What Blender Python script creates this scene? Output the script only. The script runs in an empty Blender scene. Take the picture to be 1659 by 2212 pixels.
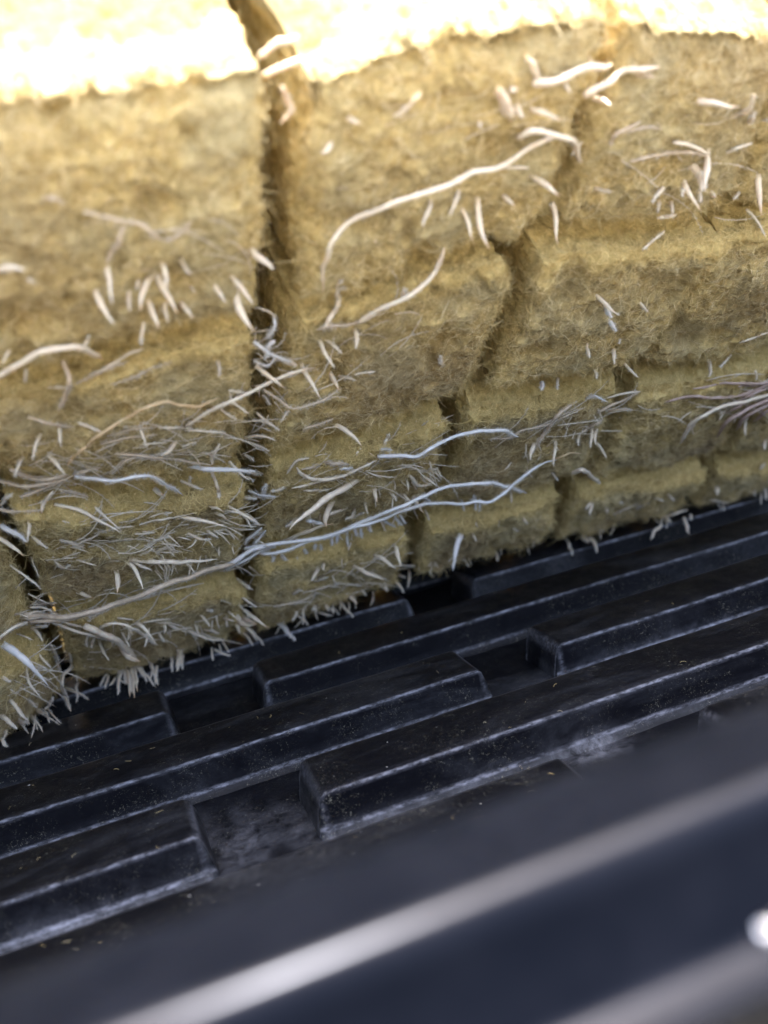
import bpy, math, random
import numpy as np
from mathutils import Matrix, Vector

# ------------------------------------------------------------------ camera, sky, sun
sc = bpy.context.scene
MM = 0.001
F, CX, CY = 2000.0, 829.5, 1106.0            # focal length and centre of a 1659 x 2212 frame
CAMZ = 71.3                                   # height of the lens above the rib tops (mm)

def unit(v):
    return v / np.linalg.norm(v)
def ray(x, y):
    return np.array([x - CX, -(y - CY), -F], float)
AX = unit(ray(7500, -600))                    # world axes seen from the camera
AZ = unit(np.cross(AX, ray(0, 796)))
if AZ[1] < 0:
    AZ = -AZ
AY = np.cross(AZ, AX)
R = np.array([AX, AY, AZ])
S = ray(470, 2320); S = unit(S - AX * S.dot(AX))
N = np.cross(S, AX); N = unit(N)
if N[2] < 0:
    N = -N
SW, NW, XW = R @ S, R @ N, np.array([1.0, 0, 0])   # sheet axes in the world
K = 84.2                                      # distance lens - underside plane (mm)
CAM = np.array([0, 0, CAMZ])

cam_d = bpy.data.cameras.new('camera'); cam = bpy.data.objects.new('camera', cam_d)
sc.collection.objects.link(cam); sc.camera = cam
m = Matrix([[*R[0]], [*R[1]], [*R[2]]]).to_4x4()
m.translation = Vector(CAM * MM)
cam.matrix_world = m
cam_d.sensor_width = 36; cam_d.lens = 36 * F / 2212
cam_d.clip_start = 0.004; cam_d.clip_end = 200
cam_d.dof.use_dof = True
cam_d.dof.focus_distance = 0.166
cam_d.dof.aperture_fstop = 15.5

w = bpy.data.worlds.new("World"); sc.world = w; w.use_nodes = True
SUN_EL, SUN_AZ = math.radians(76), math.radians(15)    # azimuth from +Y towards +X
nt = w.node_tree; nt.nodes.clear()
out = nt.nodes.new('ShaderNodeOutputWorld'); bg = nt.nodes.new('ShaderNodeBackground')
sky = nt.nodes.new('ShaderNodeTexSky'); sky.sky_type = 'NISHITA'; sky.sun_disc = False
sky.sun_elevation = SUN_EL; sky.sun_rotation = SUN_AZ
sky.air_density = 1.0; sky.dust_density = 8.5; sky.ozone_density = 0.2
bg.inputs[1].default_value = 0.13
nt.links.new(sky.outputs[0], bg.inputs[0]); nt.links.new(bg.outputs[0], out.inputs[0])
sd = np.array([math.sin(SUN_AZ) * math.cos(SUN_EL), math.cos(SUN_AZ) * math.cos(SUN_EL), math.sin(SUN_EL)])
ld = bpy.data.lights.new('sun', 'SUN'); ld.energy = 3.0; ld.angle = math.radians(0.6); ld.color = (1, .97, .91)
lo = bpy.data.objects.new('sun', ld); sc.collection.objects.link(lo)
lo.rotation_euler = Vector(sd).to_track_quat('Z', 'Y').to_euler(); lo.location = (0, 0, 1)
sc.view_settings.view_transform = 'Standard'; sc.view_settings.look = 'None'
sc.view_settings.gamma = 1; sc.view_settings.exposure = 3.28
sc.cycles.use_denoising = True
sc.cycles.max_bounces = 8

# ------------------------------------------------------------------ helpers
rng = np.random.default_rng(7)

def link(o, parent=None):
    sc.collection.objects.link(o)
    if parent is not None:
        o.parent = parent
    return o

def mesh_obj(name, v, f, mat, parent=None, smooth=True, attrs=None):
    me = bpy.data.meshes.new(name)
    v = np.asarray(v, float)
    if isinstance(f, np.ndarray) and f.ndim == 2:
        k = f.shape[1]
        me.vertices.add(len(v)); me.vertices.foreach_set('co', (v * MM).astype(np.float32).ravel())
        me.loops.add(f.size); me.loops.foreach_set('vertex_index', f.astype(np.int32).ravel())
        me.polygons.add(len(f)); me.polygons.foreach_set('loop_start', (np.arange(len(f)) * k).astype(np.int32))
        me.update(calc_edges=True); me.validate()
    else:
        me.from_pydata([tuple(p) for p in v * MM], [], [list(map(int, q)) for q in f])
    me.polygons.foreach_set('use_smooth', [smooth] * len(me.polygons))
    for an, av in (attrs or {}).items():
        a = me.attributes.new(an, 'FLOAT', 'POINT'); a.data.foreach_set('value', np.asarray(av, np.float32))
    me.materials.append(mat); me.update()
    o = bpy.data.objects.new(name, me)
    return link(o, parent)

def empty(name, loc=(0, 0, 0)):
    o = bpy.data.objects.new(name, None); o.location = [c * MM for c in loc]; o.empty_display_size = 0.01
    return link(o)

def hash3(i, j, k, seed):
    n = (i * 374761393 + j * 668265263 + k * 2147483647 + seed * 1274126177) & 0xffffffff
    n = ((n ^ (n >> 13)) * 1274126177) & 0xffffffff
    n = (n ^ (n >> 16)) & 0xffffffff
    return n.astype(np.float64) / 4294967295.0
def vnoise(p, scale, seed=0):
    q = np.asarray(p) / scale; i = np.floor(q).astype(np.int64); fr = q - i; u = fr * fr * (3 - 2 * fr)
    r = 0
    for a in (0, 1):
        for b in (0, 1):
            for c in (0, 1):
                wt = (u[:, 0] if a else 1 - u[:, 0]) * (u[:, 1] if b else 1 - u[:, 1]) * (u[:, 2] if c else 1 - u[:, 2])
                r = r + wt * hash3(i[:, 0] + a, i[:, 1] + b, i[:, 2] + c, seed)
    return r * 2 - 1

# ------------------------------------------------------------------ materials
def material(name):
    m = bpy.data.materials.new(name); m.use_nodes = True
    t = m.node_tree; b = t.nodes['Principled BSDF']
    return m, t, b
def node(t, kind, **kw):
    n = t.nodes.new(kind)
    for k, v in kw.items():
        setattr(n, k, v)
    return n
def noise(t, scale, detail=4, rough=.6, vec=None, dist=0):
    n = node(t, 'ShaderNodeTexNoise'); n.inputs['Scale'].default_value = scale; n.inputs['Detail'].default_value = detail
    n.inputs['Roughness'].default_value = rough; n.inputs['Distortion'].default_value = dist
    if vec: t.links.new(vec, n.inputs['Vector'])
    return n.outputs['Fac']
def ramp(t, fac, stops):
    r = node(t, 'ShaderNodeValToRGB'); cr = r.color_ramp
    while len(cr.elements) < len(stops): cr.elements.new(.5)
    for e, (p, c) in zip(cr.elements, stops):
        e.position = p; e.color = (*c, 1) if len(c) == 3 else c
    t.links.new(fac, r.inputs[0]); return r.outputs[0]
def g(v): return (v, v, v)
def mix(t, fac, a, b, mode='MIX'):
    n = node(t, 'ShaderNodeMix', data_type='RGBA', blend_type=mode)
    for s, v in ((0, fac), (6, a), (7, b)):
        if isinstance(v, (tuple, float, int)):
            n.inputs[s].default_value = (*v, 1) if isinstance(v, tuple) else v
        else: t.links.new(v, n.inputs[s])
    return n.outputs[2]
def math_(t, op, a, b=None):
    n = node(t, 'ShaderNodeMath', operation=op); n.use_clamp = True
    for i, v in ((0, a), (1, b)):
        if v is None: continue
        if isinstance(v, (float, int)): n.inputs[i].default_value = v
        else: t.links.new(v, n.inputs[i])
    return n.outputs[0]
def attr(t, name):
    return node(t, 'ShaderNodeAttribute', attribute_name=name).outputs['Fac']
def bump(t, b, h, strength, dist):
    n = node(t, 'ShaderNodeBump'); n.inputs['Strength'].default_value = strength; n.inputs['Distance'].default_value = dist
    t.links.new(h, n.inputs['Height']); t.links.new(n.outputs[0], b.inputs['Normal'])

def wool_material():
    m, t, b = material('rockwool')
    co = node(t, 'ShaderNodeTexCoord').outputs['Object']
    big = noise(t, 90, 4, .6, co); mid = noise(t, 420, 5, .7, co, .6); fine = noise(t, 1900, 4, .7, co, 1.2)
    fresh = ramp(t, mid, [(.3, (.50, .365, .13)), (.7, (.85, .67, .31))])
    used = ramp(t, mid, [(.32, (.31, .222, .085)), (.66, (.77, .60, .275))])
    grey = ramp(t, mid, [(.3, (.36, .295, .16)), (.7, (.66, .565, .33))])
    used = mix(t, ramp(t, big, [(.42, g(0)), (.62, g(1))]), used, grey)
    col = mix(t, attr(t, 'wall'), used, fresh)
    col = mix(t, attr(t, 'stain'), col, (.24, .165, .105))
    col = mix(t, ramp(t, fine, [(.35, g(.45)), (.55, g(0))]), col, (.30, .22, .08))
    t.links.new(col, b.inputs['Base Color']); b.inputs['Roughness'].default_value = 1
    b.inputs['Specular IOR Level'].default_value = .15
    b.inputs['Subsurface Weight'].default_value = .10
    b.inputs['Subsurface Radius'].default_value = (1, .75, .35); b.inputs['Subsurface Scale'].default_value = .0016
    h = math_(t, 'ADD', math_(t, 'MULTIPLY', mid, .6), math_(t, 'MULTIPLY', fine, .4))
    bump(t, b, h, .9, .0005)
    return m
def fibre_material():
    m, t, b = material('rockwool_fibre')
    co = node(t, 'ShaderNodeTexCoord').outputs['Object']
    r = node(t, 'ShaderNodeHairInfo').outputs['Random']
    a = ramp(t, r, [(0, (.31, .217, .085)), (.5, (.68, .52, .23)), (1, (.95, .82, .54))])
    c = mix(t, ramp(t, noise(t, 90, 4, .6, co), [(.42, g(0)), (.62, g(.5))]), a, (.51, .45, .28))
    c = mix(t, attr(t, 'stainc'), c, (.30, .215, .14))
    c = mix(t, attr(t, 'fresh'), c, ramp(t, r, [(0, (.52, .375, .13)), (1, (.91, .74, .37))]))
    t.links.new(c, b.inputs['Base Color']); b.inputs['Roughness'].default_value = .6
    b.inputs['Specular IOR Level'].default_value = .3
    b.inputs['Transmission Weight'].default_value = 0
    return m
def root_material(name, c0, c1, sss=.4):
    m, t, b = material(name)
    co = node(t, 'ShaderNodeTexCoord').outputs['Object']
    n1 = noise(t, 900, 4, .6, co)
    col = ramp(t, n1, [(.3, c0), (.7, c1)])
    col = mix(t, attr(t, 'tip'), col, (.62, .33, .13))
    t.links.new(col, b.inputs['Base Color']); b.inputs['Roughness'].default_value = .42
    b.inputs['Subsurface Weight'].default_value = sss; b.inputs['Subsurface Radius'].default_value = (1, .8, .6)
    b.inputs['Subsurface Scale'].default_value = .0006
    bump(t, b, noise(t, 2600, 3, .6, co), .35, .0001)
    return m
def plastic_material():
    m, t, b = material('black_tray_plastic')
    co = node(t, 'ShaderNodeTexCoord').outputs['Object']
    up = node(t, 'ShaderNodeMapping'); up.inputs['Scale'].default_value = (.35, 1, 1); t.links.new(co, up.inputs[0])
    base = (.0042, .0046, .0068)
    b.inputs['Specular IOR Level'].default_value = .16
    film = math_(t, 'MULTIPLY', ramp(t, noise(t, 70, 6, .65, up.outputs[0], .8), [(.50, g(0)), (.72, g(1))]),
                 ramp(t, noise(t, 900, 5, .7, co), [(.35, g(.25)), (.7, g(1))]))
    speck = math_(t, 'MULTIPLY', ramp(t, noise(t, 2300, 3, .7, co, 1.5), [(.60, g(0)), (.68, g(1))]),
                  ramp(t, noise(t, 110, 5, .7, co), [(.44, g(0)), (.62, g(1))]))
    streak = ramp(t, noise(t, 1500, 4, .7, up.outputs[0]), [(.4, g(.15)), (.62, g(1))])
    scuff_glint = math_(t, 'MULTIPLY', math_(t, 'MULTIPLY', attr(t, 'edge'), streak), ramp(t, noise(t, 130, 4, .7, co), [(.32, g(.18)), (.62, g(1))]))  # scuffed rib edges, with highlight lines put into the same pale colour
    dep = math_(t, 'MULTIPLY', attr(t, 'deposit'), ramp(t, noise(t, 330, 6, .7, co, .5), [(.36, g(0)), (.72, g(1))]))
    col = mix(t, math_(t, 'MULTIPLY', film, .13), base, (.35, .37, .42))
    col = mix(t, math_(t, 'MULTIPLY', speck, .42), col, (.50, .47, .36))
    col = mix(t, math_(t, 'MULTIPLY', scuff_glint, .62), col, (.42, .43, .50))
    col = mix(t, math_(t, 'MULTIPLY', dep, .5), col, (.50, .51, .58))
    t.links.new(col, b.inputs['Base Color'])
    ro = ramp(t, noise(t, 240, 5, .7, co), [(.3, g(.30)), (.7, g(.55))])
    t.links.new(ro, b.inputs['Roughness'])
    h = math_(t, 'ADD', math_(t, 'MULTIPLY', noise(t, 1300, 5, .7, co), .5), math_(t, 'MULTIPLY', noise(t, 150, 3, .5, co), .5))
    bump(t, b, h, .35, .00025)
    return m
RIM = None
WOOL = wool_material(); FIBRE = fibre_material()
ROOT = {'w': root_material('white_root', (.76, .62, .48), (.92, .80, .63)),
        'b': root_material('bluish_white_root', (.74, .71, .69), (.88, .85, .83)),
        'o': root_material('tan_root', (.66, .45, .24), (.76, .58, .36)),
        'g': root_material('thin_grey_root', (.50, .39, .28), (.70, .57, .43)),
        'p': root_material('pinkish_root', (.42, .29, .25), (.56, .43, .37))}
PLASTIC = plastic_material()
RIM, t_, b_ = material('smooth_black_rim_plastic')
co_ = node(t_, 'ShaderNodeTexCoord').outputs['Object']
t_.links.new(ramp(t_, noise(t_, 260, 5, .7, co_), [(.4, (.0012, .0016, .003)), (.75, (.0025, .003, .005))]), b_.inputs['Base Color'])
t_.links.new(ramp(t_, noise(t_, 120, 5, .7, co_), [(.3, g(.25)), (.7, g(.34))]), b_.inputs['Roughness'])
b_.inputs['Specular Tint'].default_value = (.80, .83, 1, 1)
sp_ = node(t_, 'ShaderNodeMapRange'); t_.links.new(attr(t_, 'edge'), sp_.inputs[0]); sp_.inputs[3].default_value = .045; sp_.inputs[4].default_value = .14
t_.links.new(sp_.outputs[0], b_.inputs['Specular IOR Level'])
bump(t_, b_, noise(t_, 130, 3, .5, co_), .2, .0003)

# ------------------------------------------------------------------ ground
m_, t_, b_ = material('dark_ground')
co_ = node(t_, 'ShaderNodeTexCoord').outputs['Object']
t_.links.new(ramp(t_, noise(t_, 40, 6, .65, co_), [(.3, (.15, .145, .13)), (.7, (.26, .25, .22))]), b_.inputs['Base Color'])
b_.inputs['Roughness'].default_value = .9
bump(t_, b_, noise(t_, 300, 5, .6, co_), .4, .001)
GZ = -14.0
gp = np.array([[-30000, -30000, GZ], [30000, -30000, GZ], [30000, 30000, GZ], [-30000, 30000, GZ]])
gr = mesh_obj('ground', gp, [[0, 1, 2, 3]], m_, smooth=False); gr['kind'] = 'structure'

# ------------------------------------------------------------------ tray
def on_z(px, py, z=0.0):
    """point where the line of sight meets the level z (mm)"""
    d = R @ ray(px, py); k = (z - CAMZ) / d[2]; return CAM + d * k

X0, X1 = -215.0, 345.0
Y0, Y1 = 46.0, 322.0
FLOOR = -7.0
tray = empty('seedling_tray', (0, 0, 0))
tray['label'] = 'black ribbed plastic tray with pale mineral deposits, lying under the yellow wool slab'
tray['category'] = 'tray'

def grid(nx, ny, fn):
    u, v = np.meshgrid(np.linspace(0, 1, nx), np.linspace(0, 1, ny), indexing='ij')
    pts = fn(u.ravel(), v.ravel())
    i, j = np.meshgrid(np.arange(nx - 1), np.arange(ny - 1), indexing='ij')
    a = (i * ny + j).ravel()
    return pts, np.stack([a, a + ny, a + ny + 1, a + 1], 1)

def noise_z(p, amp):
    return amp * (vnoise(p, 14, 3) * .7 + vnoise(p, 4, 5) * .3)

RIB_Y = [103.4 - 50.8, 103.4 - 25.4, 103.4, 128.8, 154.2, 179.6, 205.0, 230.4, 255.8, 281.2]
def xat(px, py): return on_z(px, py)[0]
ends = {}
ends[128.8] = [(X0 + 8, xat(452, 1802)), (xat(675, 1730), X1 - 8)]
ends[154.2] = [(X0 + 8, xat(1067, 1450)), (xat(1207, 1407), X1 - 8)]
ends[179.6] = [(X0 + 8, xat(380, 1537)), (xat(562, 1487), X1 - 8)]
ends[205.0] = [(X0 + 8, xat(908, 1300)), (xat(1013, 1257), X1 - 8)]
ends[103.4] = [(X0 + 8, xat(1262, 1650)), (xat(1262, 1650) + 22, X1 - 8)]
for y in RIB_Y:
    if y not in ends:
        c = rng.uniform(-60, 200); ends[y] = [(X0 + 8, c), (c + 21, X1 - 8)]

# floor with deposit patches round the rib ends
blobs = [(ends[128.8][0][1] + 4, 120, 5, 1.0), (ends[128.8][1][0] - 3, 121, 5, 1.1), (ends[128.8][1][0] - 12, 137, 10, .4),
         (ends[128.8][1][0] - 22, 139, 8, .4), (ends[154.2][1][0] - 3, 146, 8, 1.1), (ends[154.2][1][0] - 12, 145, 6, .9),
         (ends[154.2][0][1] + 8, 147, 5, .6), (ends[103.4][0][1] + 6, 98, 5, 1.0), (ends[179.6][1][0] - 4, 176, 5, .5)]
blobs = [b if len(b) == 5 else (b[0], b[1], b[2], b[2] * .8, b[3]) for b in blobs] + [(-19, 126.6, 9, 1.6, 1.3), (-5, 126.8, 22, 1.0, .5), (60, 151.8, 16, 1.0, .6), (95, 151.8, 24, 1.0, .8), (66, 125.5, 5, 3, 1.0), (30, 126.6, 30, .9, .4), (100, 154.5, 14, 5, .5)]
def deposit_at(p):
    d = np.zeros(len(p))
    for (bx, by, br, bs, ba) in blobs:
        d = np.maximum(d, ba * np.exp(-(((p[:, 0] - bx) / br) ** 2 + ((p[:, 1] - by) / bs) ** 2)))
    return np.clip(d + .25 * vnoise(p, 3, 9) * (d > .05), 0, 1)
def floor_fn(u, v):
    p = np.stack([X0 + (X1 - X0) * u, Y0 + (Y1 - Y0) * v, np.full(len(u), FLOOR)], 1)
    p[:, 2] += noise_z(p, .25); return p
fp, ff = grid(330, 170, floor_fn)
fl = mesh_obj('tray_floor', fp, ff, PLASTIC, tray, attrs={'edge': np.zeros(len(fp)), 'deposit': deposit_at(fp)})

def rib(xa, xb, yf, ra=True, rb=True):
    """one moulded rib: rounded top, steep front, small ledge at the foot"""
    wdt = 13.6
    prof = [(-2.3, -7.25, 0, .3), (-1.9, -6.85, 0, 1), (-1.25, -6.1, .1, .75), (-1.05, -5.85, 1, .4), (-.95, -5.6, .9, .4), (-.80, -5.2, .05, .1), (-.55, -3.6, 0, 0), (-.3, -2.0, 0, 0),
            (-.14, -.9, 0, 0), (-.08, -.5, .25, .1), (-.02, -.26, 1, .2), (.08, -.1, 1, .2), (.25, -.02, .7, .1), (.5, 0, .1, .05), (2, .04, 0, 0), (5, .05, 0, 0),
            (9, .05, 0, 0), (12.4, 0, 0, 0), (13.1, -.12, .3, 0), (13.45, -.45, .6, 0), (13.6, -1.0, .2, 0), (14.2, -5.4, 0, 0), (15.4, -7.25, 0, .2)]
    prof = np.array(prof)
    n = max(12, int((xb - xa) / 1.0)); xs = np.linspace(0, 1, n)
    # finer stations at the ends for the rounded end caps
    e = np.array([0, .3, .8, 1.5, 2.4, 3.4, 4.6]) ; L = xb - xa
    st = np.unique(np.concatenate([e, L - e, np.linspace(6, L - 6, n)]))
    V = []; E = []; D = []
    for s in st:
        de = min(s if ra else 99, (L - s) if rb else 99)
        k = 1.0
        if de < 2.4:
            q = de / 2.4
            k = q
        # end slope: z falls off over 2.4 mm, and width tightens with a rounded corner
        for (dy, z, ed, dp) in prof:
            zz = z
            yy = dy
            if de < 4.6:
                r = 1 - de / 4.6
                yy = dy + (wdt / 2 - dy) * .10 * r * r
            if de < 2.4:
                top = FLOOR - .25 + (0 - FLOOR + .25) * (1 - (1 - k) ** 2.4) if k > 0 else FLOOR - .25
                zz = min(z, top)
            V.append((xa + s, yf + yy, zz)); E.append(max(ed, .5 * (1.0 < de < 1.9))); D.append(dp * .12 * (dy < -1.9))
    V = np.array(V); m = len(prof)
    amp = np.clip((V[:, 2] - FLOOR) / 3, 0, 1) * .16
    V[:, 1] += amp * vnoise(V, 22, 31) * 1.2 + amp * .5 * vnoise(V, 5, 32)
    V[:, 2] += amp * vnoise(V, 17, 33) * .8
    i, j = np.meshgrid(np.arange(len(st) - 1), np.arange(m - 1), indexing='ij'); a = (i * m + j).ravel()
    Fc = np.stack([a, a + m, a + m + 1, a + 1], 1)
    dep = np.array(D) * np.clip(.45 + .9 * vnoise(V * [1, 2, 2], 16, 41), 0, 1) + deposit_at(V) * np.clip((-V[:, 2] - 4.6) / 1.2, .12, 1)
    return mesh_obj('rib', V, Fc, PLASTIC, tray, attrs={'edge': E, 'deposit': np.clip(dep, 0, 1)})
for y in RIB_Y:
    for (a, b) in ends[y]:
        rib(a, b, y)

# walls and rolled rim: one section swept round the tray
RZ = 45.0
sec = [(0.6, FLOOR - .4), (.3, FLOOR + .6), (0, FLOOR + 3), (-.4, RZ - 4.6), (-.5, RZ - 3.2), (-1.0, RZ - 2.6), (-3.2, RZ - 2.1),
       (-7.2, RZ - 1.1), (-10.0, RZ - .42), (-10.8, RZ - .36), (-11.3, RZ - .55), (-11.7, RZ - .95), (-12.2, RZ - 1.8), (-14.4, RZ - 5.0), (-14.75, RZ - 5.3), (-15.2, RZ - 5.5),
       (-17.0, RZ - 5.15), (-17.35, RZ - 5.25), (-17.5, RZ - 5.7), (-17.2, RZ - 6.2), (-14.6, RZ - 6.5), (-13.9, RZ - 6.0), (-11.0, RZ - 2.0), (-4.0, RZ - 3.8), (-3.0, RZ - 6), (-2.4, FLOOR + 3.0), (-1.4, FLOOR - 1.0), (0, FLOOR - 1.8)]
sec = np.array(sec)
def sweep(name, a, b, c0=None, c1=None):
    sel = sec[a:b]
    rad = 10.0
    path = []
    def corner(cx, cy, t0):
        for k in range(9):
            th = t0 + k / 8 * math.pi / 2; path.append((cx + rad * math.cos(th), cy + rad * math.sin(th), math.cos(th), math.sin(th)))
    corner(X1 - rad, Y1 - rad, 0); corner(X0 + rad, Y1 - rad, math.pi / 2); corner(X0 + rad, Y0 + rad, math.pi)
    nx = 150
    for k in range(1, nx):
        path.append((X0 + rad + (X1 - X0 - 2 * rad) * k / nx, Y0, 0, -1))
    corner(X1 - rad, Y0 + rad, 1.5 * math.pi)
    V = []; E = []
    for (x, y, nx_, ny_) in path:
        for (o, z) in sel:
            V.append((x - nx_ * o, y - ny_ * o, z))
            E.append(1.0 if (abs(o + 11.3) < .6 and z > RZ - 1.4) or (-15.3 < o < -14.4 and -5.6 < z - RZ < -4.8) or o < -17.3 else 0)
    V = np.array(V); V[:, 2] += .12 * vnoise(V, 30, 77); V[:, 1] += .12 * vnoise(V, 25, 78)
    m = len(sel); n = len(path)
    i, j = np.meshgrid(np.arange(n), np.arange(m - 1), indexing='ij'); i2 = (i + 1) % n
    Fc = np.stack([(i * m + j).ravel(), (i2 * m + j).ravel(), (i2 * m + j + 1).ravel(), (i * m + j + 1).ravel()], 1)
    return mesh_obj(name, V, Fc, RIM if name == 'tray_rim' else PLASTIC, tray, attrs={'edge': E, 'deposit': np.zeros(len(V))})
sweep('tray_wall', 0, 5); sweep('tray_rim', 4, 25); sweep('tray_underside', 24, 28)

# ------------------------------------------------------------------ the wool slab
def on_sheet(px, py, h=0.0):
    """line of sight -> (x along a row, s down the slab, view depth) on the plane h mm proud of the underside"""
    v = ray(px, py); k = -(K - h) / v.dot(N); p = v * k
    return p.dot(AX), p.dot(S), -p[2]
def sstep(t):
    t = np.clip(t, 0, 1); return t * t * (3 - 2 * t)
def warp(x, s):
    """the left end of the slab sags towards the viewer and rests higher on the ribs (mm proud of the plane)"""
    return 14.0 * sstep((-12 - np.asarray(x)) / 21) * sstep((np.asarray(s) - 90) / 98)
def on_slab(px, py, h=0.0):
    hh = h
    for _ in range(25):
        x, s, d = on_sheet(px, py, hh); hh = .6 * hh + .4 * (h + float(warp(x, s)))
    return x, s, d
def world(x, s, h):
    x = np.asarray(x, float); s = np.asarray(s, float); h = np.asarray(h, float)
    return CAM + x[..., None] * XW + s[..., None] * SW + (h[..., None] - K) * NW
def line_xs(pts):  # px polyline -> arrays (x, s)
    a = np.array([on_slab(*p)[:2] for p in pts]); return a
def fx_of_s(pts):
    a = line_xs(pts); a = a[np.argsort(a[:, 1])]; return lambda s: np.interp(s, a[:, 1], a[:, 0])
def fs_of_x(pts):
    a = line_xs(pts); a = a[np.argsort(a[:, 0])]; return lambda x: np.interp(x, a[:, 0], a[:, 1])

# vertical seams: right edge of the cube on the left, left edge of the cube on the right
seam = {
 0: (lambda s: -55.5 + 0 * s, lambda s: -53 + 0 * s),
 1: (fx_of_s([(-60, 900), (20, 1220), (50, 1300), (81, 1389), (128, 1474)]), fx_of_s([(-30, 960), (0, 1050), (56, 1179), (91, 1254), (135, 1372), (166, 1457)])),
 2: (fx_of_s([(530, 0), (560, 60), (578, 200), (576, 400), (566, 600), (553, 760), (547, 900), (527, 1000), (522, 1150), (515, 1250), (537, 1370)]),
     fx_of_s([(652, 0), (668, 120), (694, 300), (672, 400), (652, 600), (634, 760), (612, 900), (592, 960), (580, 1040), (572, 1150), (562, 1220), (560, 1360)])),
 3: (fx_of_s([(1338, 130), (1268, 260), (1220, 370), (1186, 450), (1112, 515), (1100, 650), (1040, 800), (975, 880), (960, 960), (938, 1050), (888, 1130), (872, 1240)]),
     fx_of_s([(1350, 130), (1278, 260), (1232, 370), (1200, 440), (1152, 505), (1134, 640), (1064, 815), (1006, 865), (988, 960), (966, 1045), (918, 1115), (895, 1240)])),
 4: (fx_of_s([(1640, 300), (1560, 480), (1440, 700), (1374, 795), (1320, 905), (1285, 1000), (1228, 1050), (1178, 1170)]),
     fx_of_s([(1646, 300), (1566, 480), (1450, 690), (1396, 790), (1336, 900), (1300, 1000), (1256, 1045), (1192, 1170)])),
 5: (fx_of_s([(1680, 800), (1543, 990), (1484, 1090)]), fx_of_s([(1695, 800), (1562, 985), (1497, 1090)])),
 6: (lambda s: 183.6 + 0 * s, lambda s: 185.5 + 0 * s),
 7: (lambda s: 222 + 0 * s, lambda s: 224 + 0 * s),
 8: (lambda s: 260 + 0 * s, lambda s: 262 + 0 * s),
 -1: (lambda s: -95 + 0 * s, lambda s: -93 + 0 * s), -2: (lambda s: -133 + 0 * s, lambda s: -131 + 0 * s),
}
NEAR = fs_of_x([(-300, 300), (0, 262), (300, 232), (570, 185), (720, 215), (850, 165), (1000, 125), (1200, 95), (1400, 88), (1659, 110), (2100, 60)])
# lower edge of every cube of rows 0-3, by column
low = {
 0: [[(-300, 880), (-100, 830)], [(-200, 1150), (-40, 1080)], [(-60, 1420), (0, 1392), (80, 1352)], [(-200, 1680), (0, 1598), (130, 1500)]],
 1: [[(-80, 800), (60, 782), (160, 768), (300, 712), (550, 662)], [(0, 1032), (120, 1046), (300, 1040), (520, 995)], [(90, 1312), (288, 1282), (508, 1236)], [(165, 1484), (300, 1440), (535, 1355)]],
 2: [[(600, 640), (720, 608), (900, 548), (1112, 505)], [(600, 968), (700, 938), (850, 898), (975, 850)], [(560, 1172), (700, 1148), (890, 1108)], [(558, 1362), (700, 1322), (872, 1250)]],
 3: [[(1150, 490), (1300, 478), (1480, 462), (1600, 445)], [(1040, 828), (1180, 812), (1376, 782)], [(915, 1112), (1050, 1078), (1230, 1036)], [(892, 1240), (1040, 1204), (1180, 1170)]],
 4: [[(1600, 445), (1700, 425)], [(1390, 782), (1520, 775), (1659, 752)], [(1240, 1042), (1400, 1010), (1545, 985)], [(1190, 1168), (1340, 1130), (1488, 1098)]],
 5: [[(1750, 410), (1900, 390)], [(1690, 745), (1850, 720)], [(1555, 985), (1659, 970), (1800, 950)], [(1495, 1096), (1659, 1060), (1800, 1030)]],
}
LOW = {c: [fs_of_x(p) for p in low[c]] for c in low}
GAP = [5.6, 8.8, 8.4]                # opening of the cross grooves between rows (mm)
THICK = 38.0

sheet = empty('rockwool_slab', tuple(world(60, 130, -20)))
sheet['label'] = 'raised slab of yellow-brown wool cubes seen from below, its underside full of white roots'
sheet['category'] = 'growing slab'
OFF = np.array(world(60, 130, -20))

depth_bias = {(1, 0): 1.0, (2, 0): .3, (3, 0): 0, (1, 1): 0, (2, 1): .2, (3, 1): 1.0, (4, 1): .6, (2, 2): -.3, (3, 2): -.2, (4, 2): .2}

def fbm_disp(p):
    return (vnoise(p, 13, 1) * 1.0 + vnoise(p, 5.5, 2) * .75 + vnoise(p, 2.3, 3) * .55 + vnoise(p, 1.1, 4) * .6 + vnoise(p, .6, 5) * .2)
def pits(p):
    return -np.clip(vnoise(p, 7.5, 21) - .50, 0, 1) * 9.0 - np.clip(vnoise(p, 3.2, 22) - .48, 0, 1) * 5.0

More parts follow.
